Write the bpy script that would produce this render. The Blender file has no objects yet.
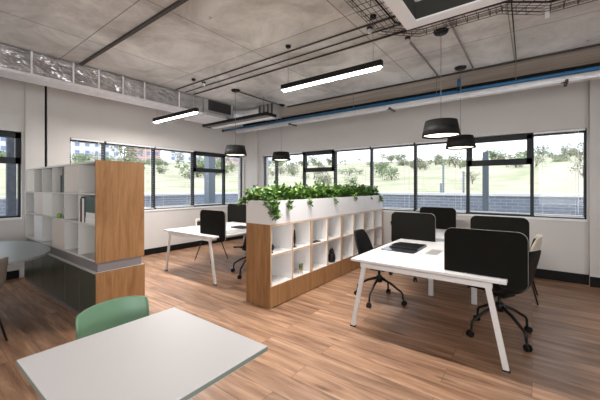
import bpy, bmesh, math, random
from mathutils import Vector, Matrix
S = bpy.context.scene
COL = S.collection
PI = math.pi
random.seed(7)

# ------------------------------------------------------------ materials
def mat(name, col, rough=0.5, metal=0.0, spec=0.5, noise=0.0, nscale=8.0, bump=0.0, bscale=60.0, col2=None,
        stretch=(1, 1, 1), bdist=.01, emit=None, estr=0.0, coat=0.0, alpha=None):
    m = bpy.data.materials.new(name); m.use_nodes = True
    nt = m.node_tree; b = nt.nodes['Principled BSDF']
    b.inputs['Base Color'].default_value = (*col, 1)
    b.inputs['Roughness'].default_value = rough
    b.inputs['Metallic'].default_value = metal
    b.inputs['Specular IOR Level'].default_value = spec
    if coat: b.inputs['Coat Weight'].default_value = coat
    if emit:
        b.inputs['Emission Color'].default_value = (*emit, 1); b.inputs['Emission Strength'].default_value = estr
    tc = nt.nodes.new('ShaderNodeTexCoord'); mp = nt.nodes.new('ShaderNodeMapping')
    mp.inputs['Scale'].default_value = stretch
    nt.links.new(tc.outputs['Object'], mp.inputs['Vector'])
    if noise > 0 or col2:
        n = nt.nodes.new('ShaderNodeTexNoise'); n.inputs['Scale'].default_value = nscale; n.inputs['Detail'].default_value = 5
        nt.links.new(mp.outputs[0], n.inputs['Vector'])
        r = nt.nodes.new('ShaderNodeValToRGB')
        c2 = col2 or tuple(max(0, c*(1-noise)) for c in col)
        r.color_ramp.elements[0].position = .35; r.color_ramp.elements[1].position = .68
        r.color_ramp.elements[0].color = (*c2, 1); r.color_ramp.elements[1].color = (*col, 1)
        nt.links.new(n.outputs['Fac'], r.inputs['Fac']); nt.links.new(r.outputs[0], b.inputs['Base Color'])
    if bump > 0:
        n2 = nt.nodes.new('ShaderNodeTexNoise'); n2.inputs['Scale'].default_value = bscale; n2.inputs['Detail'].default_value = 3
        nt.links.new(mp.outputs[0], n2.inputs['Vector'])
        bp = nt.nodes.new('ShaderNodeBump'); bp.inputs['Strength'].default_value = bump; bp.inputs['Distance'].default_value = bdist
        nt.links.new(n2.outputs['Fac'], bp.inputs['Height']); nt.links.new(bp.outputs[0], b.inputs['Normal'])
    return m

def floor_mat():
    m = bpy.data.materials.new('oak_vinyl_floor'); m.use_nodes = True
    nt = m.node_tree; N = nt.nodes; L = nt.links; b = N['Principled BSDF']
    tc = N.new('ShaderNodeTexCoord')
    br = N.new('ShaderNodeTexBrick'); br.offset = .37; br.offset_frequency = 2
    br.inputs['Scale'].default_value = 1; br.inputs['Brick Width'].default_value = 1.5; br.inputs['Row Height'].default_value = .21
    br.inputs['Mortar Size'].default_value = .0018; br.inputs['Mortar Smooth'].default_value = .1
    br.inputs['Color1'].default_value = (0, 0, 0, 1); br.inputs['Color2'].default_value = (1, 1, 1, 1); br.inputs['Mortar'].default_value = (.5, .5, .5, 1)
    L.new(tc.outputs['Object'], br.inputs['Vector'])
    sep = N.new('ShaderNodeSeparateXYZ'); L.new(tc.outputs['Object'], sep.inputs[0])
    add = N.new('ShaderNodeMath'); add.operation = 'MULTIPLY'; add.inputs[1].default_value = 13.0; L.new(br.outputs['Color'], add.inputs[0])
    cmb = N.new('ShaderNodeCombineXYZ'); mx = N.new('ShaderNodeMath'); mx.operation = 'MULTIPLY'; mx.inputs[1].default_value = .9
    my = N.new('ShaderNodeMath'); my.operation = 'MULTIPLY'; my.inputs[1].default_value = 9.0
    L.new(sep.outputs[0], mx.inputs[0]); L.new(sep.outputs[1], my.inputs[0])
    L.new(mx.outputs[0], cmb.inputs[0]); L.new(my.outputs[0], cmb.inputs[1]); L.new(add.outputs[0], cmb.inputs[2])
    n = N.new('ShaderNodeTexNoise'); n.inputs['Scale'].default_value = 1.6; n.inputs['Detail'].default_value = 6; n.inputs['Roughness'].default_value = .6; n.inputs['Distortion'].default_value = .5
    L.new(cmb.outputs[0], n.inputs['Vector'])
    r = N.new('ShaderNodeValToRGB'); e = r.color_ramp.elements
    e[0].position = .27; e[0].color = (.17, .088, .053, 1)
    e[1].position = .74; e[1].color = (.64, .41, .27, 1)
    k = e.new(.5); k.color = (.39, .225, .138, 1)
    L.new(n.outputs['Fac'], r.inputs['Fac'])
    # per-plank tone
    mix = N.new('ShaderNodeMix'); mix.data_type = 'RGBA'; mix.blend_type = 'MULTIPLY'; mix.inputs[0].default_value = 1
    r2 = N.new('ShaderNodeValToRGB'); r2.color_ramp.elements[0].color = (.80, .79, .79, 1); r2.color_ramp.elements[1].color = (1.12, 1.1, 1.08, 1)
    L.new(br.outputs['Color'], r2.inputs['Fac']); L.new(r.outputs[0], mix.inputs[6]); L.new(r2.outputs[0], mix.inputs[7])
    # knots
    kv = N.new('ShaderNodeCombineXYZ'); k1 = N.new('ShaderNodeMath'); k1.operation = 'MULTIPLY'; k1.inputs[1].default_value = .85
    k2 = N.new('ShaderNodeMath'); k2.operation = 'MULTIPLY'; k2.inputs[1].default_value = 3.2
    L.new(sep.outputs[0], k1.inputs[0]); L.new(sep.outputs[1], k2.inputs[0]); L.new(k1.outputs[0], kv.inputs[0]); L.new(k2.outputs[0], kv.inputs[1])
    vo = N.new('ShaderNodeTexVoronoi'); vo.inputs['Scale'].default_value = 1.5; L.new(kv.outputs[0], vo.inputs['Vector'])
    kr = N.new('ShaderNodeValToRGB'); kr.color_ramp.elements[0].position = .0; kr.color_ramp.elements[0].color = (.3, .24, .2, 1)
    kr.color_ramp.elements[1].position = .13; kr.color_ramp.elements[1].color = (1, 1, 1, 1)
    L.new(vo.outputs['Distance'], kr.inputs['Fac'])
    mk = N.new('ShaderNodeMix'); mk.data_type = 'RGBA'; mk.blend_type = 'MULTIPLY'; mk.inputs[0].default_value = .8
    L.new(mix.outputs[2], mk.inputs[6]); L.new(kr.outputs[0], mk.inputs[7])
    m3 = N.new('ShaderNodeMix'); m3.data_type = 'RGBA'; m3.inputs[7].default_value = (.16, .09, .055, 1)
    L.new(br.outputs['Fac'], m3.inputs[0]); L.new(mk.outputs[2], m3.inputs[6]); L.new(m3.outputs[2], b.inputs['Base Color'])
    b.inputs['Roughness'].default_value = .42; b.inputs['Specular IOR Level'].default_value = .45
    bp = N.new('ShaderNodeBump'); bp.inputs['Strength'].default_value = .12; bp.inputs['Distance'].default_value = .004
    L.new(n.outputs['Fac'], bp.inputs['Height']); L.new(bp.outputs[0], b.inputs['Normal'])
    return m

def concrete_mat():
    m = bpy.data.materials.new('board_marked_concrete'); m.use_nodes = True
    nt = m.node_tree; N = nt.nodes; L = nt.links; b = N['Principled BSDF']
    tc = N.new('ShaderNodeTexCoord'); mp = N.new('ShaderNodeMapping'); mp.inputs['Location'].default_value = (.2, -.02, 0)
    L.new(tc.outputs['Object'], mp.inputs['Vector'])
    br = N.new('ShaderNodeTexBrick'); br.offset = 0; br.inputs['Scale'].default_value = 1
    br.inputs['Brick Width'].default_value = 1.4; br.inputs['Row Height'].default_value = 1.46
    br.inputs['Mortar Size'].default_value = .009; br.inputs['Mortar Smooth'].default_value = .6
    br.inputs['Color1'].default_value = (.93, .93, .93, 1); br.inputs['Color2'].default_value = (1.07, 1.07, 1.06, 1); br.inputs['Mortar'].default_value = (.5, .47, .45, 1)
    L.new(mp.outputs[0], br.inputs['Vector'])
    n = N.new('ShaderNodeTexNoise'); n.inputs['Scale'].default_value = 1.3; n.inputs['Detail'].default_value = 9; n.inputs['Roughness'].default_value = .68; n.inputs['Distortion'].default_value = .6
    L.new(tc.outputs['Object'], n.inputs['Vector'])
    r = N.new('ShaderNodeValToRGB'); e = r.color_ramp.elements
    e[0].position = .3; e[0].color = (.44, .43, .42, 1); e[1].position = .64; e[1].color = (.84, .84, .835, 1)
    L.new(n.outputs['Fac'], r.inputs['Fac'])
    # small pits
    v = N.new('ShaderNodeTexNoise'); v.inputs['Scale'].default_value = 6; v.inputs['Detail'].default_value = 8; v.inputs['Roughness'].default_value = .7; L.new(tc.outputs['Object'], v.inputs['Vector'])
    rv = N.new('ShaderNodeValToRGB'); rv.color_ramp.elements[0].position = .30; rv.color_ramp.elements[0].color = (.45, .41, .38, 1)
    rv.color_ramp.elements[1].position = .36; rv.color_ramp.elements[1].color = (1, 1, 1, 1); L.new(v.outputs['Fac'], rv.inputs['Fac'])
    m1 = N.new('ShaderNodeMix'); m1.data_type = 'RGBA'; m1.blend_type = 'MULTIPLY'; m1.inputs[0].default_value = 1
    L.new(r.outputs[0], m1.inputs[6]); L.new(br.outputs['Color'], m1.inputs[7])
    m2 = N.new('ShaderNodeMix'); m2.data_type = 'RGBA'; m2.blend_type = 'MULTIPLY'; m2.inputs[0].default_value = .8
    L.new(m1.outputs[2], m2.inputs[6]); L.new(rv.outputs[0], m2.inputs[7]); L.new(m2.outputs[2], b.inputs['Base Color'])
    b.inputs['Roughness'].default_value = .85; b.inputs['Specular IOR Level'].default_value = .25
    bp = N.new('ShaderNodeBump'); bp.inputs['Strength'].default_value = .25; bp.inputs['Distance'].default_value = .02
    L.new(n.outputs['Fac'], bp.inputs['Height']); L.new(bp.outputs[0], b.inputs['Normal'])
    return m

def brick_mat():
    m = bpy.data.materials.new('blue_grey_brick'); m.use_nodes = True
    nt = m.node_tree; N = nt.nodes; L = nt.links; b = N['Principled BSDF']
    tc = N.new('ShaderNodeTexCoord'); sp = N.new('ShaderNodeSeparateXYZ'); L.new(tc.outputs['Object'], sp.inputs[0])
    ad = N.new('ShaderNodeMath'); L.new(sp.outputs[0], ad.inputs[0]); L.new(sp.outputs[1], ad.inputs[1])
    cb = N.new('ShaderNodeCombineXYZ'); L.new(ad.outputs[0], cb.inputs[0]); L.new(sp.outputs[2], cb.inputs[1])
    br = N.new('ShaderNodeTexBrick'); br.inputs['Scale'].default_value = 1; br.inputs['Brick Width'].default_value = .22; br.inputs['Row Height'].default_value = .075
    br.inputs['Mortar Size'].default_value = .007
    br.inputs['Color1'].default_value = (.22, .25, .33, 1); br.inputs['Color2'].default_value = (.28, .31, .39, 1); br.inputs['Mortar'].default_value = (.40, .43, .5, 1)
    L.new(cb.outputs[0], br.inputs['Vector']); L.new(br.outputs['Color'], b.inputs['Base Color']); b.inputs['Roughness'].default_value = .8
    return m

def wood_mat():
    m = bpy.data.materials.new('oak_veneer'); m.use_nodes = True
    nt = m.node_tree; N = nt.nodes; L = nt.links; b = N['Principled BSDF']
    tc = N.new('ShaderNodeTexCoord'); mp = N.new('ShaderNodeMapping'); mp.inputs['Scale'].default_value = (9, 9, .9)
    L.new(tc.outputs['Object'], mp.inputs['Vector'])
    n = N.new('ShaderNodeTexNoise'); n.inputs['Scale'].default_value = 2.2; n.inputs['Detail'].default_value = 7; n.inputs['Roughness'].default_value = .62; n.inputs['Distortion'].default_value = .7
    L.new(mp.outputs[0], n.inputs['Vector'])
    r = N.new('ShaderNodeValToRGB'); e = r.color_ramp.elements
    e[0].position = .3; e[0].color = (.23, .11, .043, 1); e[1].position = .7; e[1].color = (.39, .21, .092, 1)
    L.new(n.outputs['Fac'], r.inputs['Fac']); L.new(r.outputs[0], b.inputs['Base Color'])
    b.inputs['Roughness'].default_value = .5; b.inputs['Specular IOR Level'].default_value = .35
    return m

def glass_mat():
    m = bpy.data.materials.new('window_glass'); m.use_nodes = True
    nt = m.node_tree; N = nt.nodes; L = nt.links
    for x in list(N):
        if x.type == 'BSDF_PRINCIPLED': N.remove(x)
    t = N.new('ShaderNodeBsdfTransparent'); t.inputs[0].default_value = (.95, .97, .97, 1)
    g = N.new('ShaderNodeBsdfGlossy'); g.inputs['Roughness'].default_value = .02
    mx = N.new('ShaderNodeMixShader'); mx.inputs[0].default_value = .012
    L.new(t.outputs[0], mx.inputs[1]); L.new(g.outputs[0], mx.inputs[2]); L.new(mx.outputs[0], N['Material Output'].inputs[0])
    return m

M = dict(
    floor=floor_mat(), concrete=concrete_mat(), brick=brick_mat(), oak=wood_mat(), glass=glass_mat(),
    wall=mat('painted_wall', (.62, .597, .583), .7, noise=.04, nscale=1.5),
    walldark=mat('greige_wall', (.36, .33, .31), .75, noise=.04, nscale=2),
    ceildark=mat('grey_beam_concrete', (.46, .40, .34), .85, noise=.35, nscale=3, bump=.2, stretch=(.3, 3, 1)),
    sill=mat('white_sill', (.80, .80, .80), .45),
    base=mat('black_skirting', (.006, .006, .006), .6, spec=.2),
    frame=mat('charcoal_window_frame', (.020, .023, .028), .5, spec=.3),
    blind=mat('white_blind_slat', (.82, .83, .85), .5),
    shelfw=mat('warm_white_laminate', (.62, .60, .575), .45),
    white=mat('white_laminate', (.70, .69, .70), .5, spec=.35),
    cubby=mat('white_cubby_lining', (.84, .82, .81), .5),
    pale=mat('cream_door', (.72, .67, .60), .45),
    edge=mat('pale_oak_edge', (.62, .45, .31), .5, noise=.1, nscale=9),
    cable=mat('galvanised_conduit', (.36, .34, .33), .4, metal=.4),
    pink=mat('pale_birch_door', (.66, .56, .49), .45, noise=.08, nscale=4, stretch=(6, 6, .6)),
    grey=mat('light_grey_laminate', (.60, .61, .60), .45),
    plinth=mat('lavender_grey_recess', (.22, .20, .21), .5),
    green_door=mat('dark_olive_laminate', (.075, .085, .066), .3, noise=.15, nscale=3),
    legwhite=mat('white_powder_coat', (.68, .67, .67), .35),
    felt=mat('charcoal_felt', (.012, .0112, .0098), .95, spec=.06, noise=.2, nscale=80, bump=.25, bscale=400),
    trim=mat('pale_grey_edge', (.34, .34, .32), .5),
    black=mat('black_plastic', (.007, .007, .008), .5, spec=.3),
    blackmetal=mat('black_metal', (.008, .008, .009), .42, spec=.35),
    pad=mat('black_fabric_pad', (.022, .022, .024), .9),
    leather=mat('black_desk_pad', (.012, .013, .017), .28, coat=.3),
    cream=mat('cream_plastic', (.66, .60, .50), .4),
    beige=mat('taupe_plastic', (.15, .125, .105), .5),
    greenc=mat('sage_green_plastic', (.16, .30, .19), .42),
    tgrey=mat('grey_table_laminate', (.24, .265, .26), .4),
    tedge=mat('grey_green_edge', (.20, .24, .21), .4),
    shade=mat('matt_black_shade', (.009, .0085, .008), .65, spec=.25),
    shadein=mat('white_shade_lining', (.8, .78, .72), .6),
    lamp=mat('warm_diffuser', (.9, .85, .75), .5, emit=(1, .86, .66), estr=5),
    led=mat('led_diffuser', (.9, .9, .9), .5, emit=(1, .97, .93), estr=9),
    foil=mat('foil_insulation', (.66, .65, .67), .26, metal=.7, noise=.3, nscale=5, bump=1.0, bscale=4.5, bdist=.12, stretch=(1, .9, 1.5)),
    foilw=mat('bright_foil', (.86, .85, .88), .34, metal=.25, noise=.12, nscale=12, bump=.8, bscale=9, bdist=.04),
    galv=mat('galvanised_steel', (.58, .57, .56), .45, metal=.6, noise=.2, nscale=6),
    grille=mat('dark_grille', (.04, .04, .045), .6),
    brown=mat('brown_grey_tray', (.20, .18, .16), .6),
    blue=mat('blue_painted_pipe', (.012, .13, .30), .4),
    conduit=mat('dark_conduit', (.045, .038, .035), .55),
    wire=mat('thin_steel_wire', (.28, .26, .25), .5, metal=.5),
    framew=mat('white_frame_paint', (.88, .90, .93), .4),
    inner=mat('dark_frame_liner', (.03, .03, .026), .7),
    coping=mat('pale_coping', (.85, .85, .85), .7),
    paving=mat('paving', (.55, .55, .55), .8, noise=.2),
    steelcol=mat('blue_grey_column', (.16, .19, .24), .5),
    pillar=mat('dark_brick_column', (.09, .10, .13), .8, noise=.4, nscale=14),
    soil=mat('dark_soil', (.03, .02, .015), .95),
    stem=mat('plant_stem', (.10, .14, .04), .6),
    bookred=mat('dark_red_cover', (.12, .02, .018), .5), bookgreen=mat('dark_green_cover', (.012, .045, .025), .5),
    paper=mat('white_paper', (.8, .79, .76), .7), bookdark=mat('black_cover', (.02, .018, .018), .6),
    gold=mat('brass', (.45, .30, .10), .35, metal=.8), ball=mat('lime_green', (.25, .45, .05), .5),
    hill=None, bark=mat('bark', (.12, .09, .07), .9),
    roofred=mat('red_roof_tile', (.38, .15, .11), .8), bwall=mat('pale_render', (.60, .58, .60), .8), bwall2=mat('pink_render', (.52, .34, .31), .8),
    bwin=mat('bluish_window', (.16, .22, .36), .3),
)
def leaf_mat(n, c1, c2):
    m = mat(n, c1, .4, noise=.5, nscale=14, col2=c2)
    return m
M['leaf'] = leaf_mat('glossy_leaf', (.10, .24, .04), (.02, .085, .012))
M['leaf2'] = leaf_mat('pale_leaf', (.38, .48, .12), (.10, .24, .03))
M['bush'] = mat('bush_leaf', (.28, .35, .20), .9, noise=.4, nscale=.8)
M['bush2'] = mat('bush_leaf_dry', (.36, .37, .26), .9, noise=.4, nscale=.8)
M['hill'] = mat('dry_grass_hill', (.52, .45, .37), .95, nscale=.6, col2=(.33, .35, .22))

# ------------------------------------------------------------ mesh builder
class MB:
    def __init__(s): s.bm = bmesh.new()
    def box(s, x0, x1, y0, y1, z0, z1, bev=0):
        r = bmesh.ops.create_cube(s.bm, size=1)
        vs = r['verts']
        bmesh.ops.scale(s.bm, vec=(abs(x1-x0), abs(y1-y0), abs(z1-z0)), verts=vs)
        bmesh.ops.translate(s.bm, vec=((x0+x1)/2, (y0+y1)/2, (z0+z1)/2), verts=vs)
        if bev:
            es = list({e for v in vs for e in v.link_edges})
            bmesh.ops.bevel(s.bm, geom=es, offset=bev, segments=2, profile=.5, affect='EDGES')
        return s
    def bar(s, a, b, w, h, up=(0, 0, 1)):
        a = Vector(a); b = Vector(b); d = (b-a); L = d.length; d.normalize()
        u = Vector(up)
        if abs(d.dot(u)) > .97: u = Vector((1, 0, 0))
        sx = d.cross(u).normalized(); sz = sx.cross(d).normalized()
        vs = []
        for p in (a, b):
            for i, j in ((-1, -1), (1, -1), (1, 1), (-1, 1)):
                vs.append(s.bm.verts.new(p + sx*w/2*i + sz*h/2*j))
        for f in ((0, 1, 2, 3), (7, 6, 5, 4), (0, 4, 5, 1), (1, 5, 6, 2), (2, 6, 7, 3), (3, 7, 4, 0)):
            s.bm.faces.new([vs[k] for k in f])
        return s
    def tube(s, pts, r, n=8, cap=True):
        pts = [Vector(p) for p in pts]; rs = r if isinstance(r, (list, tuple)) else [r]*len(pts)
        rings = []; prev = None
        for i, p in enumerate(pts):
            d = ((pts[min(i+1, len(pts)-1)] - pts[max(i-1, 0)])).normalized()
            if prev is None:
                u = Vector((0, 0, 1)) if abs(d.z) < .9 else Vector((1, 0, 0))
                a = d.cross(u).normalized()
            else:
                a = (prev - d*prev.dot(d)).normalized()
            prev = a; b = d.cross(a)
            rings.append([s.bm.verts.new(p + (a*math.cos(2*PI*k/n) + b*math.sin(2*PI*k/n))*rs[i]) for k in range(n)])
        for i in range(len(rings)-1):
            for k in range(n):
                f = s.bm.faces.new((rings[i][k], rings[i][(k+1) % n], rings[i+1][(k+1) % n], rings[i+1][k])); f.smooth = True
        if cap:
            s.bm.faces.new(rings[0][::-1]); s.bm.faces.new(rings[-1])
        return s
    def lathe(s, prof, c=(0, 0, 0), n=32, closed=False):
        rings = []
        for (r, z) in prof:
            rings.append([s.bm.verts.new((c[0]+r*math.cos(2*PI*k/n), c[1]+r*math.sin(2*PI*k/n), c[2]+z)) for k in range(n)])
        m = len(rings)
        for i in range(m if closed else m-1):
            A = rings[i]; B = rings[(i+1) % m]
            for k in range(n):
                f = s.bm.faces.new((A[k], A[(k+1) % n], B[(k+1) % n], B[k])); f.smooth = True
        if not closed:
            for rg, fl in ((rings[0], True), (rings[-1], False)):
                try: s.bm.faces.new(rg[::-1] if fl else rg)
                except Exception: pass
        return s
    def prism(s, poly, axis, a, b):
        # poly of 2D points, extruded along axis from a to b
        def P(u, v, t):
            return {'y': (u, t, v), 'x': (t, u, v), 'z': (u, v, t)}[axis]
        A = [s.bm.verts.new(P(u, v, a)) for u, v in poly]; B = [s.bm.verts.new(P(u, v, b)) for u, v in poly]
        s.bm.faces.new(A[::-1]); s.bm.faces.new(B)
        n = len(poly)
        for i in range(n): s.bm.faces.new((A[i], A[(i+1) % n], B[(i+1) % n], B[i]))
        return s
    def grid(s, P):
        V = [[s.bm.verts.new(p) for p in row] for row in P]
        for i in range(len(V)-1):
            for j in range(len(V[0])-1):
                f = s.bm.faces.new((V[i][j], V[i][j+1], V[i+1][j+1], V[i+1][j])); f.smooth = True
        return s
    def ball(s, c, r, sub=2, sc=(1, 1, 1)):
        q = bmesh.ops.create_icosphere(s.bm, subdivisions=sub, radius=r)
        bmesh.ops.scale(s.bm, vec=sc, verts=q['verts']); bmesh.ops.translate(s.bm, vec=c, verts=q['verts'])
        for v in q['verts']:
            for f in v.link_faces: f.smooth = True
        return q['verts']
    def build(s, name, material, parent=None, loc=None):
        bmesh.ops.recalc_face_normals(s.bm, faces=s.bm.faces[:])
        me = bpy.data.meshes.new(name); s.bm.to_mesh(me); s.bm.free()
        me.materials.append(material)
        o = bpy.data.objects.new(name, me); COL.objects.link(o)
        if parent: o.parent = parent
        if loc: o.location = loc
        return o

def empty(name, label=None, cat=None, loc=(0, 0, 0), rz=0, group=None, kind=None):
    o = bpy.data.objects.new(name, None); COL.objects.link(o); o.location = loc; o.rotation_euler = (0, 0, rz)
    o.empty_display_size = .1
    return tag(o, label, cat, group, kind)
def tag(o, label=None, cat=None, group=None, kind=None):
    if label: o['label'] = label
    if cat: o['category'] = cat
    if group: o['group'] = group
    if kind: o['kind'] = kind
    return o
def struct(o, label=None): o['kind'] = 'structure'; (label and o.__setitem__('label', label)); return o
def solid(o, t, off=0, sub=0, bev=0):
    if sub:
        m = o.modifiers.new('s', 'SUBSURF'); m.levels = sub; m.render_levels = sub
    m = o.modifiers.new('t', 'SOLIDIFY'); m.thickness = t; m.offset = off
    return o
def copy_tree(o, parent=None):
    c = o.copy(); COL.objects.link(c)
    if parent: c.parent = parent
    for ch in [x for x in list(COL.objects) if x.parent == o]: copy_tree(ch, c)
    return c
def place(o, loc, rz=0, label=None, group=None, cat=None):
    o.location = loc; o.rotation_euler = (0, 0, rz)
    if label: o['label'] = label
    if group: o['group'] = group
    return o

# ------------------------------------------------------------ room
XL, YF, XR, YB, ZC = -6.7, 6.38, 4.0, -4.6, 3.3
Z0, Z1, WT = .97, 2.38, .24
struct(MB().box(XL-WT, XR+WT, YB-WT, YF+WT, -.12, 0).build('floor', M['floor']))
struct(MB().box(XL-WT, XR+WT, YB-WT, YF+WT, ZC, ZC+.25).build('ceiling', M['concrete']))
def wall_y(name, y0, y1, holes, xa, xb, m):
    w = MB(); x = xa
    for (h0, h1, za, zb) in holes:
        w.box(x, h0, y0, y1, 0, ZC); w.box(h0, h1, y0, y1, 0, za); w.box(h0, h1, y0, y1, zb, ZC); x = h1
    w.box(x, xb, y0, y1, 0, ZC)
    return struct(w.build(name, m))
def wall_x(name, x0, x1, holes, ya, yb, m):
    w = MB(); y = ya
    for (h0, h1, za, zb) in holes:
        w.box(x0, x1, y, h0, 0, ZC); w.box(x0, x1, h0, h1, 0, za); w.box(x0, x1, h0, h1, zb, ZC); y = h1
    w.box(x0, x1, y, yb, 0, ZC)
    return struct(w.build(name, m))
wall_x('wall_left', XL-WT, XL, [(-1.6, 1.335, Z0, Z1), (2.0, 6.22, Z0, Z1)], YB, YF, M['wall'])
wall_y('wall_far', YF, YF+WT, [(-6.10, .67, Z0, Z1)], XL-WT, XR+WT, M['wall'])
wall_x('wall_right', XR, XR+WT, [(-3.6, .6, .5, 2.6)], YB, YF, M['wall'])
wall_y('wall_back', YB-WT, YB, [(.2, 3.4, .4, 2.7)], XL-WT, XR+WT, M['wall'])
# pilaster right of the window, shallow column and shadow gap by the shelf, corner column
struct(MB().box(.69, XR, YF-.10, YF, 0, ZC).build('trim_1', M['wall']))
struct(MB().box(XL, XL+.06, 1.37, 1.62, 0, ZC).build('trim_2', M['wall']))
struct(MB().box(XL, XL+.02, 1.62, 1.66, 0, ZC).build('trim_3', M['base']))
struct(MB().box(XL, XL+.05, 1.66, 1.97, 0, ZC).build('trim_4', M['wall']))
struct(MB().box(XL, -6.22, YF-.10, YF, 0, ZC).build('trim_5', M['wall']))
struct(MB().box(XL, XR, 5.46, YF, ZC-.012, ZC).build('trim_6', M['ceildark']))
struct(MB().box(XL, XR, YF-.18, YF, ZC-.065, ZC-.012).build('shadow_strip', M['base']))  # black strip painting the beam's shadow along the wall top
struct(MB().box(XL-.0, XR, 1.705, 1.74, ZC-.03, ZC).build('trim_8', M['conduit']))
struct(MB().box(XL, XL+.02, 1.97, YF-.1, 0, .13).box(XL, XL+.02, YB, 1.3, 0, .13).build('baseboard_left', M['base']))
struct(MB().box(-6.22, .69, YF-.02, YF, 0, .15).box(.69, XR, YF-.12, YF-.10, 0, .15).build('baseboard_far', M['base']))
struct(MB().box(XR-.02, XR, YB, YF-.12, 0, .15).build('baseboard_right', M['base']))

def window(n, axis, wall, a, b, mull, awn, z0=Z0, z1=Z1, out=1, blinds=True):
    """axis 'x': window runs along x on plane y=wall; 'y': runs along y on plane x=wall."""
    w = struct(empty('window_%d' % n))
    def B(mb, u0, u1, v0, v1, za, zb):
        v0, v1 = wall+out*v0, wall+out*v1
        v0, v1 = min(v0, v1), max(v0, v1)
        if axis == 'x': mb.box(u0, u1, v0, v1, za, zb)
        else: mb.box(v0, v1, u0, u1, za, zb)
    f = MB(); e = .05
    B(f, a, b, .06, .13, z0, z0+.045); B(f, a, b, .06, .13, z1-.06, z1)
    B(f, a, a+.03, .06, .13, z0, z1); B(f, b-.03, b, .06, .13, z0, z1)
    for m_ in mull: B(f, m_-e/2, m_+e/2, .055, .135, z0, z1)
    f.build('window_frame', M['frame'], w)
    for (u0, u1) in awn:
        s_ = MB()
        zb = 1.86
        B(s_, u0, u1, .03, .12, zb, zb+.10); B(s_, u0, u0+.07, .03, .12, zb, z1-.02); B(s_, u1-.07, u1, .03, .12, zb, z1-.02); B(s_, u0, u1, .03, .12, z1-.10, z1-.02)
        s_.build('awning_sash', M['frame'], w)
    g = MB(); B(g, a+.02, b-.02, .085, .091, z0+.03, z1-.03); g.build('glass', M['glass'], w)
    s2 = MB(); B(s2, a, b, -.02, .06, z0-.02, z0+.012); s2.build('window_sill', M['sill'], w)
    return w
ML = [2.58, 3.59, 4.59, 5.57]; MF = [-5.65, -4.70, -3.78, -2.85, -1.90, -.95, 0.0]
window(1, 'y', XL, 2.0, 6.22, ML, [(4.59, 5.57)], out=-1)
window(2, 'x', YF, -6.10, .67, MF, [(-4.70, -3.78), (-.95, 0.0)], out=1)
window(3, 'y', XL, -1.6, 1.335, [-.6, .4], [(.4, 1.335)], out=-1)
window(4, 'x', YB, .2, 3.4, [1.2, 2.3], [], .4, 2.7, out=-1)  # unseen window, put in to bring light from behind the camera
window(5, 'y', XR, -3.6, .6, [-2.2, -.8], [], .5, 2.6, out=1)  # unseen window, opening added for light from the right

struct(MB().box(-6.09, .66, YF+.14, YF+.235, .971, 1.03).build('trim_9', M['sill']))
struct(MB().box(XL-.235, XL-.14, 2.01, 6.21, .971, 1.03).build('trim_10', M['sill']))
def blind(axis, wall, out, u0, u1, label, bottom=None):
    b = empty('venetian_blind', label, 'blind', group='white venetian blinds hanging open in the window bays')
    z1 = Z1-.005
    mid = wall + out*.012
    def bx(mb, a, c, v0, v1, za, zb):
        if axis == 'x': mb.box(a, c, mid+v0, mid+v1, za, zb)
        else: mb.box(mid+v0, mid+v1, a, c, za, zb)
    h = MB(); bx(h, u0+.02, u1-.02, -.014, .014, z1-.03, z1); h.build('headrail', M['blind'], b)
    s = MB(); z = z1-.06
    while z > Z0+.06:
        bx(s, u0+.03, u1-.03, -.008, .008, z, z+.001); z -= .05
    s.build('slats', M['blind'], b)
    c = MB()
    for f_ in (.2, .8):
        u = u0+(u1-u0)*f_; bx(c, u-.0015, u+.0015, -.0155, -.013, Z0+.05, z1-.03)
    u = u1-.1; bx(c, u-.003, u+.003, -.02, -.0165, Z0+.1, z1-.03)
    c.build('cord', M['blind'], b)
    r = MB(); bx(r, u0+.03, u1-.03, -.013, .013, Z0+.035, Z0+.05); r.build('bottom_rail', M['blind'], b)
    return b
bL = [2.0]+ML+[6.22]; bF = [-6.10]+MF+[.67]
nmL = ['left window wall blind in the narrow bay above the bookshelf', 'left window wall blind in the second bay, beside the oak bookshelf end',
       'left window wall blind in the full bay just before the awning bay', 'left window wall blind in the bay with the awning sash and column outside',
       'left window wall blind in the last bay beside the room corner']
for i in (0, 1, 2, 4): blind('y', XL, -1, bL[i], bL[i+1], 'white '+nmL[i])
nmF = ['in the narrow far-wall bay next to the room corner', 'in the far-wall bay behind the small pendant, left of the first awning sash', 'in the far-wall bay with the first awning sash above the planters',
       'in the wide far-wall bay right of the first awning sash', 'in the far-wall bay behind the planter greenery end', 'in the far-wall bay behind the largest pendant',
       'in the far-wall bay with the second awning sash', 'in the last far-wall bay with hanging cords at the right wall']
for i in (0, 1, 3, 4, 5, 7): blind('x', YF, 1, bF[i], bF[i+1], 'white blind '+nmF[i])

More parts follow.
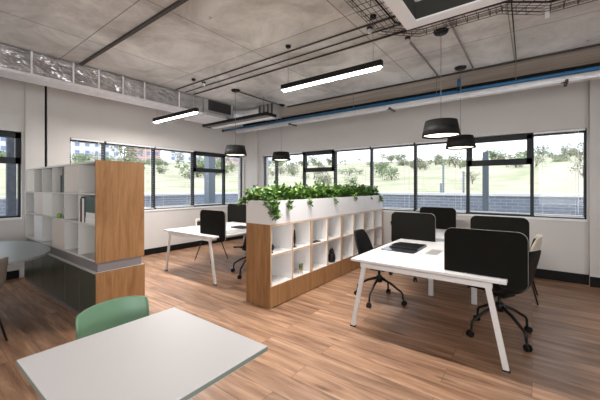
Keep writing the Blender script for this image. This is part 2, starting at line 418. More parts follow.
# ------------------------------------------------------------ bookshelf (left)
def bookshelf():
    t = empty('storage_shelf', 'tall white open shelving with oak end panel on dark green cupboards', 'shelf')
    X0, X1, Y0, Y1 = -6.44, -3.70, 1.33, 1.83
    c = MB(); c.box(X0-.02, X1, Y0, Y1, 1.74, 1.76); c.box(X0-.02, X1, Y0, Y1, .68, .70); c.box(X0-.02, X0, Y0, Y1, .70, 1.74)
    c.box(X0, X1, Y1-.02, Y1, .70, 1.74)
    c.build('carcass', M['shelfw'], t)
    n = 6; G = [X0, -5.99, -5.58, -5.13, -4.67, -4.195, X1]
    zs = [(.70, 1.063), (1.078, 1.395), (1.41, 1.74)]
    for z in (1.063, 1.395): MB().box(X0, X1, Y0, Y1-.02, z, z+.015).build('shelf', M['shelfw'], t)
    for i in range(1, n): MB().box(G[i]-.008, G[i]+.008, Y0+.004, Y1-.02, .70, 1.74).build('divider', M['shelfw'], t)
    for (ci, ri, m_) in ((0, 2, 'pink'), (4, 2, 'pink'), (1, 1, 'pink'), (3, 0, 'pink'), (1, 0, 'white'), (2, 1, 'pale')):
        za, zb = zs[ri]
        tag(MB().box(G[ci]+.01, G[ci+1]-.01, Y0+.006, Y0+.024, za+.005, zb-.003).build('door', M[m_], t), {'pink': 'pale birch door', 'pale': 'cream door', 'white': 'white door'}[m_])
    MB().box(X1, X1+.022, Y0-.005, Y1+.005, .67, 1.765).build('end_panel', M['oak'], t)
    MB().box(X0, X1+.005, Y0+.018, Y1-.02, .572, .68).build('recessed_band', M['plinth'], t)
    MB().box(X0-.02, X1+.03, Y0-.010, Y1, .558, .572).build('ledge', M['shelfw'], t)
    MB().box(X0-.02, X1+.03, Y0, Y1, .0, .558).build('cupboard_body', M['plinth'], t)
    for i in range(6):
        a = X0-.02+(X1+.05-X0)/6*i
        MB().box(a+.005, a+(X1+.05-X0)/6-.005, Y0-.010, Y0-.0005, .05, .552, .002).build('cupboard_door', M['green_door'], t)
    MB().box(X1+.031, X1+.046, Y0-.012, Y1, 0, .572).build('lower_end_panel', M['oak'], t)
    return G, zs
BG, bz = bookshelf()
zb = bz[1][0]
def book(x0, x1, y0, y1, z0, z1, m_, label, name='book', grp=None):
    t = empty(name, label, 'book' if name == 'book' else name.replace('_', ' '), ((x0+x1)/2, (y0+y1)/2, z0), group=grp)
    w, d, h = (x1-x0), (y1-y0), (z1-z0)
    MB().box(-w/2, w/2, -d/2, d/2, 0, h, .0015).build('cover', M[m_], t)
    MB().box(-w/2+.003, w/2-.003, -d/2+.004, d/2+.0015, h-.004, h+.001).build('pages', M['paper'], t)
    return t
cx = -4.187
g_ = 'books in the middle shelf cubby'
book(cx+.005, cx+.035, 1.345, 1.56, zb, zb+.27, 'bookred', 'dark red book standing upright against the divider in the shelf', grp=g_)
book(cx+.040, cx+.055, 1.345, 1.56, zb, zb+.29, 'bookdark', 'thin black book next to the dark red book in the shelf', grp=g_)
book(cx+.065, cx+.12, 1.345, 1.55, zb, zb+.27, 'paper', 'white magazine file standing between dark books in the shelf', 'magazine_file')
book(cx+.125, cx+.15, 1.345, 1.55, zb, zb+.295, 'bookdark', 'thick black book right of the white magazine file', grp=g_)
for i, (w, m_) in enumerate(((.28, 'paper'), (.26, 'cubby'), (.27, 'paper'), (.24, 'cubby'))):
    book(cx+.17, cx+.17+w, 1.342+.002*i, 1.55, zb+.03*i, zb+.03*(i+1)-.002, m_, ['lowest, widest pale book of the flat stack in the shelf', 'second from bottom pale book of the flat stack in the shelf', 'second from top pale book of the flat stack in the shelf', 'topmost pale book of the flat stack in the shelf'][i], grp='flat pale books stacked in the shelf')
book(cx+.165, cx+.46, 1.345, 1.60, zb+.1195, zb+.295, 'bookgreen', 'dark green box file lying on the stack of pale books', 'box_file')
z2 = bz[2][0]
book(-4.80, -4.70, 1.345, 1.6, z2, z2+.30, 'bookdark', 'tall black binder in the top shelf row beside a pale door', 'binder')
book(-4.86, -4.82, 1.345, 1.6, z2, z2+.22, 'bookdark', 'shorter black book left of the tall black binder on the top row', 'book')
b_ = MB(); b_.lathe([(.0, 0), (.022, .002), (.03, .02), (.026, .04), (.012, .052), (0, .054)], n=16)
tag(b_.build('green_apple', M['ball'], loc=(-4.99, 1.37, zb)), 'small lime green apple on the middle shelf row', 'apple')
t = empty('bottle', 'tiny dark bottle left of the dark red book on the shelf', 'bottle', (-4.24, 1.36, zb))
MB().lathe([(0, 0), (.014, 0), (.014, .04), (.005, .055), (.005, .075), (0, .075)], n=12).build('body', M['bookred'], t)

# ------------------------------------------------------------ planter cabinets
PX0, PX1 = -2.95, -2.53; PY = 2.785; PW = .88
order = ['nearest the camera, with the wide oak end panel', 'second from the camera, holding the dark figurine', 'third from the camera, behind the swivel chair', 'farthest from the camera, against the window wall']
def cubby(i):
    t = empty('cubby_cabinet', 'low oak cabinet with four white cubbies, ' + order[i], 'cabinet', (PX0, PY+PW*i, 0), group='low oak cubby cabinets in a row')
    D = PX1-PX0; W = PW-.002
    c = MB()
    c.box(0, D, 0, .02, 0, 1.02); c.box(0, D, W-.02, W, 0, 1.02); c.box(0, D, .02, W-.02, 1.0, 1.02); c.box(0, .012, .02, W-.02, 0, 1.0)
    c.build('carcass', M['oak'], t)
    MB().box(.012, D, .02, W-.02, .012, .262).build('plinth_panel', M['oak'], t)
    MB().box(.02, D-.002, W/2-.01, W/2+.01, .262, 1.0).build('divider', M['edge'], t)
    for a, b in ((.02, W/2-.01), (W/2+.01, W-.02)): MB().box(.02, D-.002, a, b, .632, .65).build('shelf', M['edge'], t)
    e = MB(); e.box(D, D+.002, 0, .02, .262, 1.02); e.box(D, D+.002, W-.02, W, .262, 1.02); e.box(D, D+.002, .02, W-.02, 1.0, 1.02); e.build('front_edge', M['edge'], t)
    l = MB(); th = .006
    for a, b in ((.02, W/2-.01), (W/2+.01, W-.02)):
        for za, zb in ((.262, .632), (.65, 1.0)):
            l.box(.013, .013+th, a, b, za, zb)
            l.box(.019, D-.012, a, a+th, za, zb); l.box(.019, D-.012, b-th, b, za, zb)
            l.box(.019, D-.012, a+th, b-th, za, za+th); l.box(.019, D-.012, a+th, b-th, zb-th, zb)
    l.build('lining', M['cubby'], t)
    b = empty('planter_box', 'white planter trough on the oak cabinet ' + order[i].split(',')[0], 'planter', (PX0, PY+PW*i, 1.0205), group='white planter troughs on the cabinets')
    q = MB(); h = .29; q.box(0, D, 0, .015, 0, h); q.box(0, D, W-.015, W, 0, h); q.box(0, .015, .015, W-.015, 0, h); q.box(D-.015, D, .015, W-.015, 0, h); q.box(.015, D-.015, .015, W-.015, 0, .015)
    q.build('trough', M['white'], b)
    s = MB().box(.016, D-.016, .016, W-.016, .016, h-.04).build('soil', M['soil'], b); s['kind'] = 'stuff'
for i in range(4): cubby(i)

def plant(i, x, y, n, spread, rise, droop=None, label=None):
    t = empty('trailing_plant', label or 'leafy green trailing plant growing in the white planter troughs', 'plant', (x, y, 1.275), group='trailing plants in the planter troughs')
    rng = random.Random(i*13+5)
    stems = MB(); lf = [MB(), MB()]
    def leaf(mb, p, d, sz):
        d = d.normalized(); side = d.cross(Vector((rng.uniform(-.5, .5), rng.uniform(-.5, .5), 1))).normalized(); up = side.cross(d)
        w = sz*.36
        v = [p, p+d*sz*.35+side*w+up*w*.3, p+d*sz, p+d*sz*.35-side*w+up*w*.3, p+d*sz*.5]
        V = [mb.bm.verts.new(q) for q in v]
        mb.bm.faces.new((V[0], V[1], V[4])); mb.bm.faces.new((V[1], V[2], V[4])); mb.bm.faces.new((V[2], V[3], V[4])); mb.bm.faces.new((V[3], V[0], V[4]))
    for k in range(n):
        a = rng.uniform(0, 2*PI); R = rng.uniform(.05, spread); H = rng.uniform(.45, 1)*rise*(1.45 if rng.random() < .13 else 1)
        ex, ey = math.cos(a)*R, math.sin(a)*R*1.15
        end = Vector((ex, ey, H)); sag = rng.uniform(.0, .5)
        if droop and rng.random() < droop[0]:
            dx, dy, dz = droop[1:]
            end = Vector((dx*rng.uniform(.75, 1.05), dy*rng.uniform(-.3, 1.2), dz*rng.uniform(.1, 1)))
        pts = []
        st = Vector((rng.uniform(-.04, .04), rng.uniform(-.05, .05), -.02))
        mid = st.lerp(end, .5) + Vector((0, 0, .10+.05*rng.random()))
        for q in range(6):
            u = q/5; pts.append(st*(1-u)**2 + mid*2*u*(1-u) + end*u*u)
        stems.tube(pts, .0022, 4, False)
        for q in range(12):
            u = .15+.85*q/11; f = u*5; j = min(int(f), 4); p = pts[j].lerp(pts[j+1], f-j)
            d = Vector((rng.uniform(-1, 1), rng.uniform(-1, 1), rng.uniform(-.6, .9)))
            leaf(lf[1 if rng.random() < .28 else 0], p, d, rng.uniform(.042, .075))
    stems.build('stems', M['stem'], t)
    tag(lf[0].build('leaves', M['leaf'], t)); tag(lf[1].build('leaves', M['leaf2'], t), 'paler yellow-green leaves')
    return t
for i in range(15):
    y = PY+.10+i*.235
    dr = None; lab = None
    if i == 0: dr = (.62, .27, -.06, -.20); lab = 'trailing plant spilling over the near corner of the planter trough'
    elif i == 1: dr = (.25, .27, .0, -.08); lab = 'leafy trailing plant, second from the near corner of the troughs'
    elif i == 14: dr = (.4, .25, -.04, -.10); lab = 'trailing plant at the far window end of the planter troughs'
    elif i % 3 == 0: dr = (.15, .25, .0, -.05)
    plant(i, -2.74, y, 46, .23, (.17, .22, .14, .20, .18)[i % 5], dr, lab)
t = plant(41, -2.66, PY+.06, 26, .14, .10, (.9, .20, -.08, -.17), 'drooping variegated sprigs hanging over the near corner of the white trough')
t = plant(40, -2.86, PY+.07, 30, .18, .13, (.7, -.20, -.08, -.01), 'leafy sprigs reaching left past the oak end panel of the planter')

# objects in cubbies
t = empty('candlestick', 'slim black candlestick standing in the second upper cubby', 'candlestick', (-2.60, 3.35, .657))
MB().lathe([(0, 0), (.03, 0), (.03, .008), (.008, .02), (.008, .05), (0, .05)], n=16).build('base', M['black'], t)
MB().lathe([(0, .05), (.013, .05), (.018, .12), (.012, .2), (.007, .24), (0, .24)], n=16).build('body', M['black'], t)
t = empty('camera_lens', 'round dark ornament leaning in the first upper cubby', 'ornament', (-2.60, 2.885, .6565)); t.name = 'round_ornament'
MB().lathe([(0, 0), (.02, 0), (.012, .02), (0, .02)], n=16).build('stand', M['black'], t)
q = MB(); q.ball((0, 0, .065), .045, 2, (.5, 1, 1)); q.build('disc', M['black'], t)
t = empty('eyeglasses', 'thin dark spectacles-like item lying in the third upper cubby', 'glasses', (-2.60, 3.86, .6565)); t.name = 'slim_notebook'
t['label'] = 'thin dark notebook lying flat in the third upper cubby'; t['category'] = 'notebook'
MB().box(-.05, .04, -.09, .09, .0, .012, .002).build('cover', M['bookdark'], t)
MB().box(-.046, .037, -.086, .0905, .003, .009).build('pages', M['paper'], t)
t = empty('cactus_pot', 'small green cactus in a brass stand in a lower cubby', 'cactus', (-2.60, 3.49, .2685))
for k in range(3):
    a = k*2*PI/3; MB().tube([(.02*math.cos(a), .02*math.sin(a), .06), (.032*math.cos(a), .032*math.sin(a), 0)], .003, 6).build('leg', M['gold'], t)
MB().lathe([(0, .055), (.022, .055), (.03, .085), (.026, .085), (0, .08)], n=16).build('pot', M['gold'], t)
q = MB(); q.ball((0, 0, .105), .028, 2, (1, 1, 1.2)); q.ball((.012, .02, .13), .014, 1); q.build('cactus', M['stem'], t)
t = empty('figurine', 'black rounded owl figurine in the lower cubby of the second cabinet', 'figurine', (-2.60, 4.33, .2685))
q = MB(); q.lathe([(0, 0), (.05, 0), (.062, .05), (.056, .11), (.04, .14), (0, .15)], n=20); q.build('body', M['black'], t)
q = MB(); q.ball((0, 0, .165), .042, 2); q.ball((.0, .026, .205), .013, 1, (1, 1, 1.6)); q.ball((.0, -.026, .205), .013, 1, (1, 1, 1.6)); q.build('head', M['black'], t)
q = MB(); q.ball((.036, .015, .172), .009, 1); q.ball((.036, -.015, .172), .009, 1); q.build('eyes', M['gold'], t)

# ------------------------------------------------------------ desks
def rrect(x0, x1, y0, y1, r, n=5):
    P = []
    for cx_, cy_, a0 in ((x1-r, y1-r, 0), (x0+r, y1-r, PI/2), (x0+r, y0+r, PI), (x1-r, y0+r, 3*PI/2)):
        for k in range(n+1):
            a = a0+PI/2*k/n; P.append((cx_+r*math.cos(a), cy_+r*math.sin(a)))
    return P
def bench(label):
    t = empty('bench_desk', label, 'desk', group=None)
    W, L = 1.37, 3.06
    MB().box(-W/2, W/2, 0, L, .705, .73, .003).build('tabletop', M['white'], t)
    r = MB()
    for y in (.03, L-.07): r.box(-W/2+.10, W/2-.10, y, y+.04, .648, .692)
    for x in (-W/2+.12, W/2-.16): r.box(x, x+.04, .07, L-.07, .66, .7045)
    r.build('rail', M['legwhite'], t)
    for sx in (-1, 1):
        for y in (.05, L-.05):
            MB().bar((sx*(W/2-.14), y, .70), (sx*(W/2-.005), y, .012), .044, .022, up=(0, 1, 0)).build('leg', M['legwhite'], t)
            MB().box(sx*(W/2-.005)-.028, sx*(W/2-.005)+.028, y-.015, y+.015, 0, .013).build('foot', M['black'], t)
        MB().box(sx*.26-.03, sx*.26+.03, L/2-.015, L/2+.015, 0.0, .704).build('leg', M['legwhite'], t)
    return t
D1 = bench('long white bench desk at right under the two largest pendants'); D1.location = (-.845, 2.93, 0)
D2 = copy_tree(D1); D2.location = (-4.51, 2.93, 0); D2['label'] = 'long white bench desk left of the planter, by the left windows'
def screen(sgn):
    # sgn 1: hangs over the +x edge. local x=0 at desk edge, desk lies to -sgn
    t = empty('desk_screen', None, None)
    def outline(o):
        xo, xi = .135+o, -.475-o; zt = 1.115+o; zb = .655-o; r = .07
        P = []
        for cx_, cz_, a0 in ((xo-r, zt-r, 0), (xi+r, zt-r, PI/2)):
            for k in range(6):
                a = a0+PI/2*k/5; P.append((cx_+r*math.cos(a), cz_+r*math.sin(a)))
        P += [(xi, .7335), (.003-o, .7335), (.003-o, .6995), (-.05-o, .6995), (-.05-o, zb)]
        r = .05
        for k in range(6):
            a = -PI/2+PI/2*k/5; P.append((xo-r+r*math.cos(a), zb+r+r*math.sin(a)))
        return [(sgn*x, z) for x, z in P]
    MB().prism(outline(0), 'y', -.014, .014).build('felt_panel', M['felt'], t)
    MB().prism(outline(.0025), 'y', -.005, .005).build('edge_trim', M['trim'], t)
    return t
sr = screen(1); sl = screen(-1)
def tg(o, loc, lab):
    o['label'] = lab; o['category'] = 'desk screen'; o['group'] = 'charcoal felt desk screens'; o.location = loc
eR, eL = -.845+.685, -.845-.685; fR, fL = -4.51+.685, -4.51-.685
tg(sr, (eR, 3.04, 0), 'charcoal felt desk screen at the near end of the right desk, largest of all')
tg(sl, (eL, 4.49, 0), 'charcoal felt desk screen behind the black desk pad on the right desk')
tg(copy_tree(sr), (eR, 4.52, 0), 'charcoal felt desk screen halfway along the right desk, beside the cream chair')
tg(copy_tree(sl), (eL, 5.93, 0), 'charcoal felt desk screen at the far left end of the right desk')
tg(copy_tree(sr), (fR, 3.06, 0), 'charcoal felt desk screen at the near end of the left desk')
tg(copy_tree(sl), (fL, 4.49, 0), 'charcoal felt desk screen at mid left desk, seen just left of the planter')
tg(copy_tree(sr), (fR, 4.55, 0), 'charcoal felt desk screen on the left desk hidden behind the planter end')

# desk-top things
t = empty('desk_pad', 'glossy black leather desk pad on the right desk', 'desk pad', (-1.26, 3.84, .7305))
MB().prism(rrect(-.2, .2, -.30, .28, .04), 'z', 0, .006).build('pad', M['leather'], t)
MB().box(-.15, .19, -.12, .26, .0062, .022, .004).build('folder', M['leather'], t)
t = empty('power_module', 'grey flush power module set in the right desk top', 'power outlet', (-.90, 3.77, .7303))
MB().box(-.06, .06, -.15, .15, 0, .006, .002).build('plate', M['galv'], t)
for k in (-1, 1): MB().box(-.045, .045, k*.07-.05, k*.07+.05, .0062, .009).build('socket_lid', M['trim'], t)
t = empty('laptop', 'closed dark laptop on the left desk behind its screen', 'laptop', (-4.28, 3.92, .7305))
MB().box(-.16, .16, -.12, .12, 0, .012, .003).build('base', M['black'], t)
MB().box(-.16, .16, -.12, .12, .0125, .02, .003).build('lid', M['blackmetal'], t)
t = tag(MB().prism(rrect(-.17, .17, -.27, .27, .03), 'z', 0, .005).build('desk_mat', M['galv'], loc=(-4.02, 3.55, .7305)), 'grey glossy desk mat at the right edge of the left desk', 'desk mat')

# ------------------------------------------------------------ chairs
def shell(prof, name, m_, parent, thick=.012, nu=9):
    P = []
    for (x, z, hw, cx_, cz_) in prof:
        row = []
        for k in range(nu):
            u = -1+2*k/(nu-1); e = abs(u)**2.4
            row.append((x+cx_*e, u*hw, z+cz_*e))
        P.append(row)
    o = MB().grid(P).build(name, m_, parent)
    return solid(o, thick, 0, 1)
SW = [(.235, .425, .17, 0, 0), (.215, .45, .20, 0, .01), (.08, .447, .225, 0, .03), (-.08, .437, .23, 0, .045), (-.18, .455, .228, .02, .06), (-.235, .53, .222, .06, .05),
      (-.262, .63, .213, .075, .02), (-.29, .75, .20, .06, 0), (-.312, .85, .175, .04, 0), (-.318, .895, .13, .02, 0)]
def swivel():
    t = empty('swivel_chair', None, 'chair')
    shell(SW, 'seat_shell', M['black'], t, .014)
    MB().tube([(0, 0, .26), (0, 0, .40)], .018, 12).build('column', M['blackmetal'], t)
    MB().box(-.10, .10, -.09, .09, .40, .425, .008).build('seat_plate', M['black'], t)
    MB().lathe([(0, .24), (.035, .24), (.042, .30), (.034, .325), (0, .325)], n=16).build('hub', M['blackmetal'], t)
    for k in range(4):
        a = k*PI/2; c, s = math.cos(a), math.sin(a)
        MB().tube([(c*.02, s*.02, .295), (c*.15, s*.15, .245), (c*.285, s*.285, .165), (c*.305, s*.305, .14), (c*.312, s*.312, .07)], [.018, .0155, .0135, .013, .012], 8).build('leg', M['blackmetal'], t)
        lg = bpy.context.scene.collection.objects[-1]
        q = MB()
        for off in (-.016, .016):
            q.tube([(c*.325-s*(off-.006), s*.325+c*(off-.006), .031), (c*.325-s*(off+.006), s*.325+c*(off+.006), .031)], .031, 14)
        q.tube([(c*.325+s*.016, s*.325-c*.016, .031), (c*.325-s*.016, s*.325+c*.016, .031)], .008, 6)
        q.tube([(c*.314, s*.314, .075), (c*.325, s*.325, .032)], .008, 6)
        q.build('caster', M['black'], lg)
    return t
c1 = swivel(); place(c1, (-1.60, 3.87, 0), 0, 'black moulded swivel chair between the planter and the right desk', 'black swivel chairs at the desks')
def turn_base(o, a):   # base turned against the seat
    for ch in [x for x in COL.objects if x.parent == o]:
        if ch.name.split('.')[0] in ('leg',): ch.rotation_euler = (0, 0, a)
c2 = copy_tree(c1); place(c2, (-.26, 3.69, 0), PI-.5, 'black swivel chair behind the large near screen of the right desk'); turn_base(c2, PI/4+.5)
c3 = copy_tree(c1); place(c3, (-1.62, 5.25, 0), .2, 'black swivel chair at the far left side of the right desk, mostly hidden')
turn_base(c3, .3)
c4 = copy_tree(c1); place(c4, (-3.86, 3.72, 0), PI-.2, 'black swivel chair at the left desk, cut off by the oak planter end'); turn_base(c4, .5)
AR = [(.24, .43, .18, 0, 0), (.22, .46, .22, 0, .02), (.05, .455, .25, 0, .10), (-.08, .45, .26, 0, .16), (-.18, .47, .26, .03, .20), (-.23, .56, .255, .07, .14),
      (-.25, .66, .245, .08, .07), (-.265, .76, .23, .07, .02), (-.275, .84, .20, .05, 0)]
def armchair():
    t = empty('shell_chair', None, 'chair')
    shell(AR, 'seat_shell', M['cream'], t, .014)
    shell([(x+.018, z+.02, hw*.8, cx_*.7, cz_*.4) for (x, z, hw, cx_, cz_) in AR[1:8]], 'cushion', M['pad'], t, .022)
    for sx, sy in ((1, 1), (1, -1), (-1, 1), (-1, -1)):
        MB().tube([(sx*.12, sy*.12, .43), (sx*.23, sy*.23, 0)], [.012, .009], 8).build('leg', M['blackmetal'], t)
    return t
a1 = armchair(); place(a1, (-.17, 5.12, 0), PI, 'cream shell armchair with black cushion at the right desk near the windows', 'cream shell armchairs with black seats')
a2 = copy_tree(a1); place(a2, (-5.22, 3.97, 0), .1, 'cream shell armchair on thin black legs behind the left desk screen')
# taupe chair at far left edge
t = empty('dining_chair', 'taupe shell chair on thin black legs cut off at the left edge', 'chair', (-4.05, .40, 0), -2.42)
shell([(x, z-.02, hw, c_, d_*.5) for (x, z, hw, c_, d_) in AR], 'seat_shell', M['beige'], t, .016)
for sx, sy in ((1, 1), (1, -1), (-1, 1), (-1, -1)):
    MB().tube([(sx*.14, sy*.14, .42), (sx*.2, sy*.22, 0)], [.011, .009], 8).build('leg', M['blackmetal'], t)
# green chair
GR = [(.23, .43, .19, 0, 0), (.2, .45, .205, 0, .01), (0, .445, .215, 0, .01), (-.15, .45, .22, .01, .02), (-.2, .52, .222, .05, .01), (-.225, .62, .225, .07, 0), (-.25, .74, .228, .075, -.005), (-.262, .785, .226, .075, -.012), (-.265, .80, .215, .075, -.018)]
t = empty('plastic_chair', 'sage green plastic chair tucked behind the white foreground table', 'chair', (-1.77, .81, 0), .0)
GR = [(a, b, c*.86, d*.8, e) for a, b, c, d, e in GR]
shell(GR, 'seat_shell', M['greenc'], t, .012, 11)
for sx, sy in ((1, 1), (1, -1), (-1, 1), (-1, -1)):
    MB().tube([(sx*.14, sy*.14, .43), (sx*.22, sy*.22, 0)], .011, 8).build('leg', M['blackmetal'], t)

# ------------------------------------------------------------ foreground and left tables
t = empty('square_table', 'white square-cornered table in the near foreground', 'table', (-1.395, .71, 0))
MB().box(-.395, .395, -.37, .37, .705, .73, .002).build('tabletop', M['white'], t)
MB().box(-.396, .396, -.371, .371, .708, .7265).build('edge_band', M['tedge'], t)
MB().tube([(0, 0, .02), (0, 0, .70)], .035, 16).build('column', M['blackmetal'], t)
MB().box(-.25, .25, -.25, .25, 0, .02, .004).build('base', M['blackmetal'], t)
t = empty('oval_table', 'grey table with rounded end beside the dark green cupboards', 'table', (-5.1, .48, 0))
P = []
for k in range(48):
    a = 2*PI*k/48; c_, s_ = math.cos(a), math.sin(a)
    P.append((math.copysign(abs(c_)**.8, c_)*.95, math.copysign(abs(s_)**.8, s_)*.76))
MB().prism(P, 'z', .703, .73).build('tabletop', M['tgrey'], t)
MB().tube([(0, 0, .02), (0, 0, .702)], .04, 16).build('column', M['blackmetal'], t)
MB().lathe([(0, 0), (.3, 0), (.3, .012), (.04, .03), (0, .03)], n=28).build('base', M['blackmetal'], t)

# ------------------------------------------------------------ pendants and linear lights
def pendant():
    t = empty('pendant_lamp', None, 'lamp')
    MB().lathe([(.170, .175), (.173, .18), (.21, .0), (.206, .0), (.167, .173)], n=40, closed=True).build('shade', M['shade'], t)
    MB().lathe([(0, .174), (.170, .174), (.170, .18), (0, .18)], n=40).build('shade_top', M['shade'], t)
    MB().lathe([(0, .022), (.196, .022), (.196, .028), (0, .028)], n=40).build('diffuser', M['lamp'], t)
    MB().tube([(0, 0, .18), (0, 0, ZC-2.07-.02)], .0035, 6).build('cord', M['wire'], t)
    MB().lathe([(0, ZC-2.07-.03), (.07, ZC-2.07-.03), (.085, ZC-2.07-.003), (0, ZC-2.07-.003)], n=24).build('ceiling_canopy', M['black'], t)
    return t
p = pendant()
PL = [(-.85, 3.88, 'black drum pendant lamp hanging nearest over the right desk'), (-.87, 5.23, 'black drum pendant lamp over the far part of the right desk'),
      (-4.45, 3.93, 'black drum pendant lamp over the left desk, near the room corner'), (-4.45, 5.25, 'black drum pendant lamp above the planter greenery, smallest in view')]
for i, (x, y, l) in enumerate(PL):
    o = p if i == 0 else copy_tree(p)
    place(o, (x, y, 2.07), 0, l, 'black drum pendant lamps')
def lampdata(name, typ, loc, rot, e, col, size=None, sy=None, parent=None):
    L = bpy.data.lights.new(name, typ); L.energy = e; L.color = col
    if typ == 'AREA':
        L.shape = 'RECTANGLE' if sy else 'SQUARE'; L.size = size
        if sy: L.size_y = sy
    else: L.shadow_soft_size = size
    o = bpy.data.objects.new(name, L); COL.objects.link(o); o.location = loc; o.rotation_euler = rot
    o.visible_camera = True
    return o
def linear(n=1.36):
    t = empty('linear_light', None, 'lamp')
    MB().box(-n/2, n/2, -.03, .03, .012, .075, .002).build('housing', M['shade'], t)
    MB().box(-n/2+.008, n/2-.008, -.024, .024, .004, .0118).build('diffuser', M['led'], t)
    for x in (-n/2+.1, n/2-.1):
        MB().tube([(x, 0, .06), (x, 0, ZC-2.73)], .0022, 5).build('wire', M['wire'], t)
        MB().lathe([(0, ZC-2.73-.03), (.03, ZC-2.73-.03), (.035, ZC-2.73-.002), (0, ZC-2.73-.002)], c=(x, 0, 0), n=16).build('ceiling_rose', M['black'], t)
    return t
l1 = linear(); place(l1, (-1.93, 3.1, 2.73), 0, 'long black linear pendant light between planter and right desk', 'suspended linear lights')
l2 = copy_tree(l1); place(l2, (-5.06, 3.05, 2.70), 0, 'short-looking black linear pendant light under the foil duct at left')

# ------------------------------------------------------------ ceiling services
t = empty('air_duct', 'silver foil wrapped air duct along the left ceiling', 'duct')
MB().box(-5.66, -5.32, YB+.02, 3.84, 2.97, 3.285, .02).build('duct_body', M['foil'], t)
q = MB(); q.box(-5.665, -5.30, YB+.03, 3.84, 2.945, 2.985, .008); q.build('lower_wrap', M['foilw'], t)
for y in (.6, 1.15, 1.62, 1.95, 2.3, 2.65, 3.3):
    MB().box(-5.665, -5.313, y, y+.02, 2.955, 3.29).build('strap', M['foilw'], t)
t = empty('fan_coil_unit', 'grey ceiling air unit with dark square grille', 'air conditioner')
MB().box(-5.9, -5.31, 3.86, 4.62, 2.98, 3.29, .006).build('casing', M['galv'], t)
MB().box(-5.309, -5.295, 3.96, 4.54, 3.06, 3.27).build('grille', M['grille'], t)
q = MB()
for k in range(9): q.box(-5.296, -5.288, 3.96, 4.54, 3.075+k*.022, 3.081+k*.022)
q.build('louvre', M['conduit'], t)
q = MB(); q.prism([(-5.95, 3.0), (-5.28, 3.0), (-5.2, 2.92), (-6.0, 2.92)], 'y', 3.85, 4.38); q.build('foil_skirt', M['foilw'], t)
t = empty('duct_bend', 'silver duct section running on behind the ceiling air unit', 'duct')
q = MB(); q.tube([(-5.65, 4.64, 3.12), (-5.55, 4.9, 3.13), (-5.3, 5.1, 3.14), (-4.9, 5.12, 3.14)], .14, 18); q.build('duct_body', M['foilw'], t)
q = MB(); q.box(-4.9, -4.45, 4.98, 5.26, 3.0, 3.28, .01); q.build('damper_box', M['galv'], t)
q = MB()
for k in range(4): q.box(-4.85+k*.12, -4.82+k*.12, 4.965, 4.98, 3.0, 3.28)
q.build('rib', M['conduit'], t)
t = empty('slot_diffuser', 'long suspended tray with dark edge and bright strip below the duct', 'air diffuser')
a, b = -6.15, -4.12
MB().box(a, b, 4.42, 4.45, 2.88, 2.94).box(a, a+.03, 4.45, 4.72, 2.88, 2.94).box(b-.03, b, 4.45, 4.72, 2.88, 2.94).build('rim', M['blackmetal'], t)
MB().box(a+.03, b-.03, 4.45, 4.65, 2.895, 2.93).build('tray', M['brown'], t)
MB().box(a+.03, b-.03, 4.65, 4.76, 2.88, 2.93).build('strip', M['framew'], t)
q = MB()
for x in (a+.2, b-.2): q.tube([(x, 4.55, 2.93), (x, 4.55, ZC-.002)], .004, 5)
q.build('hanger', M['wire'], t)

t = empty('blue_pipe', 'blue painted pipe running below the ceiling along the far windows', 'pipe')
MB().tube([(-6.45, 5.3, 2.955), (3.98, 5.3, 2.955)], .026, 12).build('pipe', M['blue'], t)
MB().tube([(-.90, 5.3, 2.97), (-.90, 5.3, 3.14)], .026, 12).build('branch', M['blue'], t)
MB().tube([(-.90, 5.3, 2.955), (-.90, 5.3, 3.02)], .036, 12).build('collar', M['black'], t)
MB().tube([(-6.45, 5.3, 2.955), (-6.5, 5.3, 2.955)], .034, 12).build('end_cap', M['conduit'], t)
q = MB()
for x in (-4.6, -2.7, -1.23, -.18, 1.3): q.tube([(x, 5.3, 2.955), (x, 5.3, ZC-.002)], .004, 5)
q.build('hanger_rod', M['wire'], t)
t = empty('foil_pipe', 'silver foil insulated pipe beneath the blue pipe', 'pipe')
MB().tube([(-5.9, 5.26, 2.865), (3.98, 5.26, 2.865)], .05, 14).build('pipe', M['foilw'], t)
MB().tube([(-4.6, 5.17, 2.825), (3.98, 5.17, 2.825)], .014, 8).build('thin_pipe', M['framew'], t)
for x in (-4.1, -1.93, .35):
    q = MB(); q.box(x-.015, x+.015, 5.09, 5.345, 2.795, 2.825); q.tube([(x, 5.1, 2.795), (x, 5.1, 2.83)], .006, 6); q.tube([(x-.05, 5.12, 2.795), (x+.05, 5.2, 2.825)], .008, 6); q.build('clamp', M['conduit'], t)
def conduit(pts, r, lab, m_='conduit', nm='ceiling_conduit'):
    return tag(MB().tube(pts, r, 8).build(nm, M[m_]), lab, 'conduit', 'conduits fixed under the ceiling')
conduit([(-5.28, 3.22, 3.284), (2.2, 3.22, 3.284)], .010, 'nearest of three parallel dark conduits crossing the ceiling')
conduit([(-5.28, 3.42, 3.286), (2.2, 3.42, 3.286)], .009, 'middle of three parallel dark conduits crossing the ceiling')
conduit([(-5.28, 3.60, 3.284), (2.2, 3.60, 3.284)], .012, 'farthest of three parallel dark conduits crossing the ceiling')
conduit([(-4.4, 5.42, 3.282), (3.9, 5.42, 3.282)], .016, 'long dark conduit along the concrete beam above the far windows')
conduit([(-1.22, 3.84, 3.286), (-1.22, 5.40, 3.286)], .012, 'short grey conduit from the white ceiling sensor to the beam', 'cable')
conduit([(-.72, 3.62, 3.286), (-.72, 5.40, 3.286)], .012, 'short grey conduit passing beside the black ceiling canopy', 'cable')
conduit([(-4.45, 4.02, 3.286), (-4.45, 5.17, 3.286)], .010, 'thin conduit joining the two canopies near the corner')
